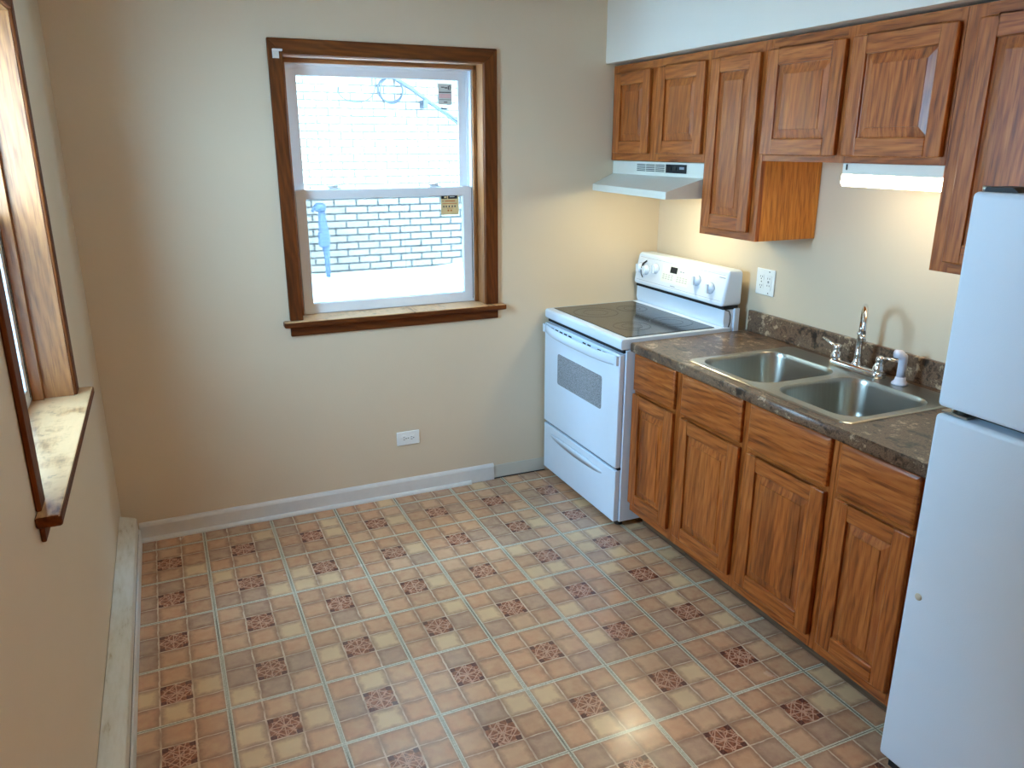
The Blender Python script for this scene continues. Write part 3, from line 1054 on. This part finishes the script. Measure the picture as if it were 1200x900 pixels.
# faucet
FX, FY = 2.694, -1.524
zd = zr
fc = thing('kitchen_faucet', (FX, FY, zd), 'chrome gooseneck faucet with two lever handles behind the sink bowls', 'faucet')
k = MB()
o = rrect(FX, FY, 0.058, 0.252, 0.026, 6); i_ = rrect(FX, FY, 0.044, 0.238, 0.020, 6)
n = len(o)
k.add([(x, y, zd + 0.0005) for x, y in o] + [(x, y, zd + 0.016) for x, y in o] + [(x, y, zd + 0.024) for x, y in i_],
      [tuple(range(n))] + [(q + i, q + (i + 1) % n, q + n + (i + 1) % n, q + n + i) for q in (0, n) for i in range(n)] + [tuple(2 * n + i for i in range(n))], M_chrome, True)
k.build('base_plate', fc)
k = MB()
k.lathe([(0.020, 0.022), (0.021, 0.030), (0.016, 0.036), (0.014, 0.060), (0.0155, 0.064), (0.012, 0.070), (0.012, 0.140), (0.0150, 0.143), (0.0150, 0.149), (0.011, 0.152)], (FX, FY, zd), 2, M_chrome)
dx, dy = -0.715, -0.70
path = [(FX, FY, zd + 0.145), (FX, FY, zd + 0.19)]
R = 0.072
for a in range(0, 181, 12):
    t = math.radians(a)
    q = R * (1 - math.cos(t))
    path.append((FX + dx * q, FY + dy * q, zd + 0.19 + R * math.sin(t)))
path.append((FX + dx * 2 * R, FY + dy * 2 * R, zd + 0.170))
k.tube(path, 0.0095, M_chrome, 14)
k.tube([(FX + dx * 2 * R, FY + dy * 2 * R, zd + 0.172), (FX + dx * 2 * R, FY + dy * 2 * R, zd + 0.148)], 0.0115, M_chrome, 14)
k.build('spout', fc)
for sgn, tip in ((1, (FX - 0.022, FY + 0.102 + 0.060, zd + 0.098)), (-1, (FX + 0.012, FY - 0.102 - 0.075, zd + 0.078))):
    k = MB()
    cy = FY + 0.102 * sgn
    k.lathe([(0.022, 0.020), (0.024, 0.028), (0.023, 0.040), (0.017, 0.052), (0.014, 0.058), (0.017, 0.066), (0.014, 0.078), (0.004, 0.083)], (FX, cy, zd), 2, M_chrome)
    k.tube([(FX, cy, zd + 0.066), (FX + (tip[0] - FX) * 0.4, cy + (tip[1] - cy) * 0.4, zd + 0.078), tip], 0.006, M_chrome, 10, taper=[0.009, 0.0065, 0.005])
    k.build('handle', fc)
# side sprayer
sp = thing('side_sprayer', (2.694, -1.722, zd), 'white plastic side sprayer standing right of the chrome faucet', 'sprayer')
c = (2.694, -1.722, zd)
k = MB(); k.lathe([(0.028, 0.0005), (0.028, 0.006), (0.020, 0.014), (0.018, 0.026), (0.016, 0.028)], c, 2, M_lavw)
k.build('holder', sp)
k = MB()
k.tube([(c[0], c[1], c[2] + 0.026), (c[0], c[1], c[2] + 0.060), (c[0], c[1] - 0.001, c[2] + 0.088), (c[0] - 0.004, c[1] - 0.002, c[2] + 0.102), (c[0] - 0.014, c[1] + 0.004, c[2] + 0.112), (c[0] - 0.030, c[1] + 0.012, c[2] + 0.114)], 0.014, M_lavw, 16,
       taper=[0.015, 0.0145, 0.0155, 0.0165, 0.0165, 0.015])
k.build('sprayer_head', sp)

# ------------------------------------------------------------------ range
Y0, Y1 = -0.020, -0.777
rg = thing('electric_range', (2.42, -0.4, 0), 'white electric range with black glass cooktop in the corner', 'range')
k = MB()
k.box(2.134, 2.738, Y1, Y0, 0.032, 0.868)
k.build('body', rg, M_white, 0.003)
k = MB()   # recessed band under the cooktop
k.box(2.122, 2.134, Y1 + 0.006, Y0 - 0.006, 0.855, 0.872)
k.build('trim_slot', rg, M_dark)
k = MB()   # cooktop tray
k.prism([(2.108, 0.876), (2.104, 0.884), (2.104, 0.912), (2.110, 0.920), (2.122, 0.922), (2.70, 0.922), (2.70, 0.874), (2.112, 0.872)], 1, Y0, Y1)
tray = k.build('cooktop_tray', rg, M_white, 0.004, 3)
k = MB()
k.box(2.143, 2.622, Y1 + 0.022, Y0 - 0.026, 0.9225, 0.9255)
gl = k.build('glass_top', rg, M_ceran, 0.001)
for (cx, cy, r) in ((2.285, -0.235, 0.115), (2.285, -0.575, 0.090), (2.505, -0.225, 0.080), (2.505, -0.575, 0.105)):
    k = MB()
    for rr, wd in ((r, 0.007), (r * 0.55, 0.003)):
        v = []
        for q in (rr, rr - wd):
            v += [(cx + q * math.cos(2 * PI * j / 48), cy + q * math.sin(2 * PI * j / 48), 0.9258) for j in range(48)]
        k.add(v, [(j, (j + 1) % 48, 48 + (j + 1) % 48, 48 + j) for j in range(48)], M_ring)
    k.build('burner_ring', gl)
# oven door
k = MB(); k.box(2.102, 2.131, Y1 + 0.004, Y0 - 0.004, 0.308, 0.850)
od = k.build('oven_door', rg, M_white, 0.006, 3)
k = MB()
o = rrect(-0.403, 0.634, 0.450, 0.162, 0.014, 5)
n = len(o)
k.add([(2.1012, y, z) for y, z in o] + [(2.1035, y, z) for y, z in o], [tuple(range(n)), tuple(range(n, 2 * n))] + [(i, (i + 1) % n, n + (i + 1) % n, n + i) for i in range(n)], M_ovwin)
k.build('oven_window', od)
k = MB()   # bowed door handle
N = 24
prf = []
for i in range(N + 1):
    t = i / N
    y = Y0 - 0.018 + (Y1 - Y0 + 0.030) * t
    bow = 0.030 * (1 - (2 * t - 1) ** 4)
    zz = 0.004 * math.sin(PI * t)
    prf.append([(2.101 - bow, y, 0.846 - zz), (2.101 - bow - 0.006, y, 0.838 - zz), (2.101 - bow - 0.006, y, 0.806 - zz), (2.101 - bow + 0.002, y, 0.798 - zz), (2.101 - bow + 0.010, y, 0.802 - zz), (2.101 - bow + 0.010, y, 0.842 - zz)])
v = [q for rr in prf for q in rr]
f = [(i * 6 + j, i * 6 + (j + 1) % 6, (i + 1) * 6 + (j + 1) % 6, (i + 1) * 6 + j) for i in range(N) for j in range(6)] + [tuple(range(6)), tuple(N * 6 + j for j in range(6))]
k.add(v, f, M_white, True)
for y in (Y0 - 0.018, Y1 + 0.018):
    k.box(2.088, 2.1025, y - 0.010, y + 0.010, 0.802, 0.844, M_white)
k.build('door_handle', od)
for i in range(12):   # vent slots along the door top behind the handle
    if i in (5, 6, 9): continue
    y = -0.100 - i * 0.048
    k = MB(); k.box(2.1005, 2.1025, y - 0.030, y, 0.826 + (0.003 if i % 2 else 0), 0.836, M_dark)
    k.build('vent_slot', od)
k = MB(); k.box(2.118, 2.134, Y1 + 0.006, Y0 - 0.006, 0.296, 0.3075)
k.build('drawer_gap', rg, M_dark)
k = MB(); k.box(2.104, 2.132, Y1 + 0.006, Y0 - 0.006, 0.036, 0.295)
dr = k.build('storage_drawer', rg, M_white, 0.005, 3)
k = MB()
N = 20
prf = []
for i in range(N + 1):      # shallow pressed scoop, tapering at both ends
    t = i / N
    y = -0.100 - 0.560 * t
    e = math.sin(PI * t) ** 0.5
    prf.append([(2.1045, y, 0.250 + 0.012 * e), (2.1038 - 0.0065 * e, y, 0.246 + 0.002 * e), (2.1038 - 0.0050 * e, y, 0.242), (2.1045, y, 0.240 - 0.026 * e)])
v = [q for rr in prf for q in rr]
k.add(v, [(i * 4 + j, i * 4 + (j + 1) % 4, (i + 1) * 4 + (j + 1) % 4, (i + 1) * 4 + j) for i in range(N) for j in range(4)], M_white, True)
k.build('drawer_pull', dr)
for (x, y) in ((2.16, Y0 - 0.05), (2.16, Y1 + 0.05), (2.68, Y0 - 0.05), (2.68, Y1 + 0.05)):
    k = MB(); k.lathe([(0.020, 0.0), (0.022, 0.010), (0.012, 0.014), (0.012, 0.033)], (x, y, 0.0), 2, M_black)
    k.build('foot', rg)
# backguard
k = MB()
k.prism([(2.668, 0.922), (2.660, 0.945), (2.662, 1.006), (2.740, 1.006), (2.740, 0.900), (2.7005, 0.900), (2.7005, 0.922)], 1, Y0, Y1 + 0.012, M_white, True)
k.build('lower_backguard', rg, None, 0.004, 3)
k = MB(); k.box(2.654, 2.738, Y1 + 0.010, Y0 - 0.006, 1.0065, 1.0215)
k.build('backguard_slot', rg, M_dark)
k = MB()   # end cap strip behind the side seam
k.box(2.715, 2.742, Y1, Y1 + 0.0115, 0.900, 1.010, M_white)
k.build('end_seam', rg)
def panel_x(z): return 2.636 + (z - 1.016) * (2.668 - 2.640) / 0.150
k = MB()
outl = rrect((Y0 + Y1) / 2, 1.1045, abs(Y1 - Y0), 0.165, 0.020, 6)
front_in = rrect((Y0 + Y1) / 2, 1.1045, abs(Y1 - Y0) - 0.014, 0.151, 0.014, 6)
n = len(outl)
v = [(panel_x(z), y, z) for y, z in front_in] + [(panel_x(z) + 0.007, y, z) for y, z in outl] + [(2.742, y, z) for y, z in outl]
k.add(v, [tuple(range(n))] + [(q + i, q + (i + 1) % n, q + n + (i + 1) % n, q + n + i) for q in (0, n) for i in range(n)] + [tuple(2 * n + i for i in range(n))], M_white)
cp = k.build('control_panel', rg, None, 0.002, 2)
M_face = plain('control_face_print', srgb(224, 230, 238), 0.3, speck=0.01)
M_line = plain('printed_line', srgb(150, 158, 172), 0.4)
M_touch = plain('touchpad_cream', srgb(232, 232, 222), 0.35, speck=0.01)
M_mark = plain('touchpad_mark', srgb(196, 194, 184), 0.5)
def on_panel(name, y0, y1, z0, z1, m, lift=0.0008, parent=cp):
    k = MB()
    k.add([(panel_x(z) - lift, y, z) for y, z in ((y0, z0), (y1, z0), (y1, z1), (y0, z1))] + [(panel_x(z) + 0.001, y, z) for y, z in ((y0, z0), (y1, z0), (y1, z1), (y0, z1))],
          [(0, 1, 2, 3), (4, 7, 6, 5), (0, 4, 5, 1), (1, 5, 6, 2), (2, 6, 7, 3), (3, 7, 4, 0)], m)
    return k.build(name, parent)
on_panel('face_print', -0.765, -0.034, 1.038, 1.168, M_face, 0.0006)
on_panel('upper_line', -0.755, -0.045, 1.164, 1.1655, M_line, 0.0010)
on_panel('lower_line', -0.755, -0.045, 1.046, 1.0472, M_line, 0.0010)
tp = on_panel('touchpad', -0.492, -0.262, 1.066, 1.152, M_touch, 0.0012)
on_panel('display', -0.390, -0.332, 1.118, 1.148, M_black, 0.0018, tp)
for i in range(9):
    y = -0.275 - i * 0.024
    if i == 4: continue
    k = MB()
    for zz in (1.082, 1.092, 1.102):
        k.add([(panel_x(zz + dz_) - 0.0016, y + dy_, zz + dz_) for dy_, dz_ in ((0, 0), (-0.016, 0), (-0.016, 0.005), (0, 0.005))], [(0, 1, 2, 3)], M_mark)
    k.build('key_column', tp)
for y in (-0.415, -0.435):
    k = MB()
    k.add([(panel_x(1.13 + dz_) - 0.0016, y + dy_, 1.13 + dz_) for dy_, dz_ in ((0, 0), (-0.012, 0), (-0.012, 0.006), (0, 0.006))], [(0, 1, 2, 3)], M_line)
    k.build('key_mark', tp)
for (a, b, z) in ((-0.355, -0.395, 1.053), (-0.715, -0.760, 1.150)):
    k = MB()
    k.add([(panel_x(z + dz_) - 0.0012, y, z + dz_) for y, dz_ in ((a, 0), (b, 0), (b, 0.004), (a, 0.004))], [(0, 1, 2, 3)], M_line)
    k.build('small_print', cp)
M_knobs = plain('knob_side_grey', srgb(186, 188, 192), 0.35, speck=0.02)
for i, (y, z) in enumerate(((-0.066, 1.108), (-0.126, 1.104), (-0.206, 1.120), (-0.560, 1.114), (-0.672, 1.094))):
    x = panel_x(z)
    k = MB()
    k.lathe([(0.026, 0.001), (0.026, 0.006), (0.023, 0.012), (0.021, 0.020), (0.004, 0.021)], (x, y, z), 0, M_white, 24, -1)
    k.box(x - 0.030, x - 0.018, y - 0.007, y + 0.007, z - 0.021, z + 0.021, M_white)
    kn = k.build('control_knob', cp)
    k = MB()
    k.lathe([(0.0275, 0.0006), (0.0275, 0.0016), (0.026, 0.0018)], (x, y, z), 0, M_line, 24, -1)
    k.build('dial_ring', kn)
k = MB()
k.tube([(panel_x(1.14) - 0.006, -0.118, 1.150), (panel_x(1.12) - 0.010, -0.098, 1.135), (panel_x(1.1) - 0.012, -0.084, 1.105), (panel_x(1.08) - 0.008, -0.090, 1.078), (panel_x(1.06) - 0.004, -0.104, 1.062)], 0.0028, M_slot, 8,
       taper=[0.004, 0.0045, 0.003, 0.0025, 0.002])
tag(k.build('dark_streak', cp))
k = MB()   # curved black seam on the right end
pts = [(2.668, 1.004), (2.690, 0.998), (2.700, 0.975), (2.699, 0.945), (2.690, 0.915)]
k.tube([(x, Y1 + 0.0115, z) for x, z in pts], 0.0022, M_black, 8)
k.build('seam', rg)

# ------------------------------------------------------------------ range hood
hd = thing('range_hood', (2.55, -0.39, 1.52), 'almond metal range hood mounted under the short wall cabinet', 'hood')
HL, HR = 2.375, 2.300
ya, yb = -0.004, -0.767
k = MB()
zt_, zf, zl, zb_ = 1.6615, 1.598, 1.546, 1.514
def hx(y, l, r): return l + (r - l) * (y - ya) / (yb - ya)
v = []
for y, L in ((ya, HL), (yb, HR)):
    v += [(XR - 0.003, y, zt_), (2.492, y, zt_), (2.492, y, zf), (L, y, zl), (L, y, zb_), (XR - 0.003, y, zb_)]
k.add(v, [tuple(range(6)), tuple(range(11, 5, -1))] + [(i, (i + 1) % 6, 6 + (i + 1) % 6, 6 + i) for i in (0, 1, 2, 3, 5)], M_hood)
# underside recess: rim then inner pan
def q4(o_, z):
    return [(HL + o_, ya - o_, z), (XR - 0.003 - o_, ya - o_, z), (XR - 0.003 - o_, yb + o_, z), (HR + o_, yb + o_, z)]
ra, rb, rc_ = q4(0, zb_), q4(0.018, zb_), q4(0.022, zb_ + 0.030)
for A_, B_ in ((ra, rb), (rb, rc_)):
    for i in range(4):
        j = (i + 1) % 4
        k.add([A_[i], A_[j], B_[j], B_[i]], [(0, 1, 2, 3)], M_hood)
k.add(rc_, [(0, 1, 2, 3)], M_hood)
k.build('hood_shell', hd, None, 0.0015, 2)
k = MB()
for g0 in (-0.235, -0.315, -0.395):
    for i in range(5):
        z = 1.617 + i * 0.0072
        k.box(2.4905, 2.4918, g0 - 0.073, g0, z, z + 0.0035, M_dark)
k.build('vent_grille', hd)
k = MB(); k.box(2.4890, 2.4915, -0.640, -0.482, 1.614, 1.652, M_dark)
sw = k.build('switch_panel', hd)
for y in (-0.515, -0.555):
    k = MB(); k.box(2.4860, 2.4888, y - 0.012, y + 0.012, 1.627, 1.640, M_black)
    k.build('rocker_switch', sw)
k = MB(); k.box(2.4882, 2.4889, -0.625, -0.590, 1.631, 1.642, M_line)
k.build('nameplate', sw)
k = MB(); k.box(2.57, 2.76, -0.60, -0.17, zb_ + 0.018, zb_ + 0.029, M_grey)
k.build('grease_filter', hd)
k = MB()
k.box(2.430, 2.545, -0.560, -0.400, zb_ + 0.006, zb_ + 0.028, M_bulb)
k.build('lamp_lens', hd, None, 0.006, 3)

# ------------------------------------------------------------------ unseen lamp added behind the camera for warm fill light
cl = thing('added_fill_lamp', (2.1, -4.45, ZC), 'unseen round lamp added behind the camera as warm fill light', 'light')
k = MB(); k.lathe([(0.17, -0.001), (0.17, -0.022), (0.155, -0.028)], (2.1, -4.45, ZC), 2, M_white, 32)
k.build('lamp_base', cl)
k = MB(); k.lathe([(0.150, -0.0285), (0.165, -0.045), (0.150, -0.085), (0.105, -0.115), (0.040, -0.130), (0.002, -0.132)], (2.1, -4.45, ZC), 2, M_dome, 32)
k.build('lamp_shade', cl)

# ------------------------------------------------------------------ fluorescent strip under the wall cabinet
fs = thing('strip_light', (2.55, -1.71, 1.66), 'lit fluorescent strip light mounted under the wall cabinet over the sink', 'light')
k = MB(); k.box(2.505, 2.600, -1.915, -1.520, 1.640, 1.6775)
k.build('housing', fs, M_hood, 0.002)
k = MB()
k.prism([(2.505, 1.6395), (2.503, 1.612), (2.512, 1.600), (2.590, 1.600), (2.600, 1.610), (2.600, 1.6395)], 1, -1.915, -1.520, M_tube)
k.build('diffuser', fs)
k = MB(); k.box(2.500, 2.5045, -1.542, -1.539, 1.655, 1.674, M_black)
k.build('pull_switch', fs)

# ------------------------------------------------------------------ outlets
ot = thing('wall_outlet', (1.343, 0, 0.309), 'white duplex outlet set sideways low on the back wall', 'outlet')
k = MB(); k.box(1.2835, 1.4025, -0.007, -0.0005, 0.273, 0.346)
k.build('cover_plate', ot, M_plate, 0.003, 3)
for cx in (1.323, 1.363):
    k = MB()
    o = rrect(cx, 0.3095, 0.028, 0.034, 0.010, 5); n = len(o)
    k.add([(x, -0.0072, z) for x, z in o] + [(x, -0.0088, z) for x, z in o], [tuple(range(n)), tuple(range(n, 2 * n))] + [(i, (i + 1) % n, n + (i + 1) % n, n + i) for i in range(n)], M_plate)
    soc = k.build('socket', ot)
    k = MB()
    k.box(cx - 0.007, cx + 0.001, -0.0093, -0.0087, 0.3145, 0.3170, M_slot); k.box(cx - 0.007, cx + 0.001, -0.0093, -0.0087, 0.3020, 0.3045, M_slot)
    k.lathe([(0.0027, 0.0), (0.0027, 0.0006)], (cx + 0.008, -0.0087, 0.3095), 1, M_slot, 12, -1)
    k.build('slots', soc)
k = MB(); k.lathe([(0.0025, 0), (0.002, 0.001)], (1.343, -0.0070, 0.3095), 1, M_slot, 10, -1)
k.build('screw', ot)

o2 = thing('double_outlet', (XR, -0.876, 1.145), 'white two-gang outlet and switch plate on the wall above the counter', 'outlet')
k = MB(); k.box(XR - 0.007, XR - 0.0005, -0.936, -0.818, 1.086, 1.204)
k.build('cover_plate', o2, M_plate, 0.003, 3)
for z in (1.125, 1.165):
    k = MB()
    o = rrect(-0.853, z, 0.032, 0.028, 0.010, 5); n = len(o)
    k.add([(XR - 0.0072, y, zz) for y, zz in o] + [(XR - 0.0088, y, zz) for y, zz in o], [tuple(range(n)), tuple(range(n, 2 * n))] + [(i, (i + 1) % n, n + (i + 1) % n, n + i) for i in range(n)], M_plate)
    soc = k.build('socket', o2)
    k = MB()
    k.box(XR - 0.0093, XR - 0.0087, -0.861, -0.8585, z, z + 0.007, M_slot); k.box(XR - 0.0093, XR - 0.0087, -0.848, -0.8455, z, z + 0.007, M_slot)
    k.box(XR - 0.0093, XR - 0.0087, -0.8555, -0.8505, z - 0.009, z - 0.004, M_slot)
    k.build('slots', soc)
k = MB(); k.box(XR - 0.0095, XR - 0.0072, -0.917, -0.885, 1.112, 1.178)
dk_ = k.build('safety_socket', o2, M_plate, 0.002)
k = MB()
for z in (1.128, 1.160):
    k.box(XR - 0.0101, XR - 0.0094, -0.909, -0.9065, z, z + 0.007, M_slot); k.box(XR - 0.0101, XR - 0.0094, -0.896, -0.8935, z, z + 0.007, M_slot)
k.box(XR - 0.0108, XR - 0.0094, -0.906, -0.896, 1.147, 1.151, M_slot); k.box(XR - 0.0108, XR - 0.0094, -0.906, -0.896, 1.141, 1.145, M_knobs)
k.build('slots', dk_)
for (y, z) in ((-0.853, 1.145), (-0.901, 1.193), (-0.901, 1.097)):
    k = MB(); k.lathe([(0.003, 0), (0.0025, 0.001)], (XR - 0.0070, y, z), 0, M_slot, 10, -1)
    k.build('screw', o2)

# ------------------------------------------------------------------ refrigerator
FXX = 2.050
fy0, fy1 = -2.352, -3.112
fr = thing('refrigerator', (2.42, -2.73, 0), 'white top-freezer refrigerator with pebbled doors at the right', 'refrigerator')
k = MB(); k.box(2.125, 2.770, fy1 + 0.004, fy0 - 0.004, 0.020, 1.628)
k.build('cabinet_body', fr, M_fridge, 0.004)
k = MB(); k.box(FXX, 2.115, fy1, fy0, 1.113, 1.634)
fz = k.build('freezer_door', fr, M_fridge, 0.012, 4)
k = MB(); k.box(FXX, 2.115, fy1, fy0, 0.050, 1.094)
ld = k.build('lower_door', fr, M_fridge, 0.012, 4)
k = MB(); k.box(2.1155, 2.1245, fy1 + 0.01, fy0 - 0.01, 0.060, 1.625)
k.build('door_gasket', fr, M_grey)
k = MB(); k.box(2.075, 2.1245, fy1 + 0.02, fy0 - 0.02, 0.012, 0.046)
k.build('toe_grille', fr, M_black)
k = MB(); k.box(2.0655, 2.1245, fy0 - 0.075, fy0 - 0.006, 1.0955, 1.1005, M_steel); k.lathe([(0.007, -0.008), (0.007, 0.010)], (2.082, fy0 - 0.028, 1.1035), 2, M_steel, 14)
k.build('centre_hinge', fr)
k = MB()
k.prism([(fy0 - 0.018, 1.6345), (fy0 - 0.022, 1.645), (fy0 - 0.085, 1.645), (fy0 - 0.100, 1.6345)], 0, 2.066, 2.150, M_slot)
k.lathe([(0.008, 0), (0.008, 0.012)], (2.078, fy0 - 0.014, 1.6345), 2, M_steel, 12)
k.build('top_hinge', fr)
M_plug = plain('beige_plug', srgb(206, 196, 172), 0.5)
k = MB(); k.lathe([(0.010, -0.001), (0.010, 0.001), (0.0085, 0.003), (0.002, 0.0035)], (FXX, -2.394, 0.588), 0, M_plug, 20, -1)
k.build('door_plug', ld)
for (x, y) in ((2.15, fy0 - 0.05), (2.15, fy1 + 0.05), (2.72, fy0 - 0.05), (2.72, fy1 + 0.05)):
    k = MB(); k.lathe([(0.018, 0.0), (0.018, 0.021)], (x, y, 0), 2, M_black, 14)
    k.build('foot', fr)
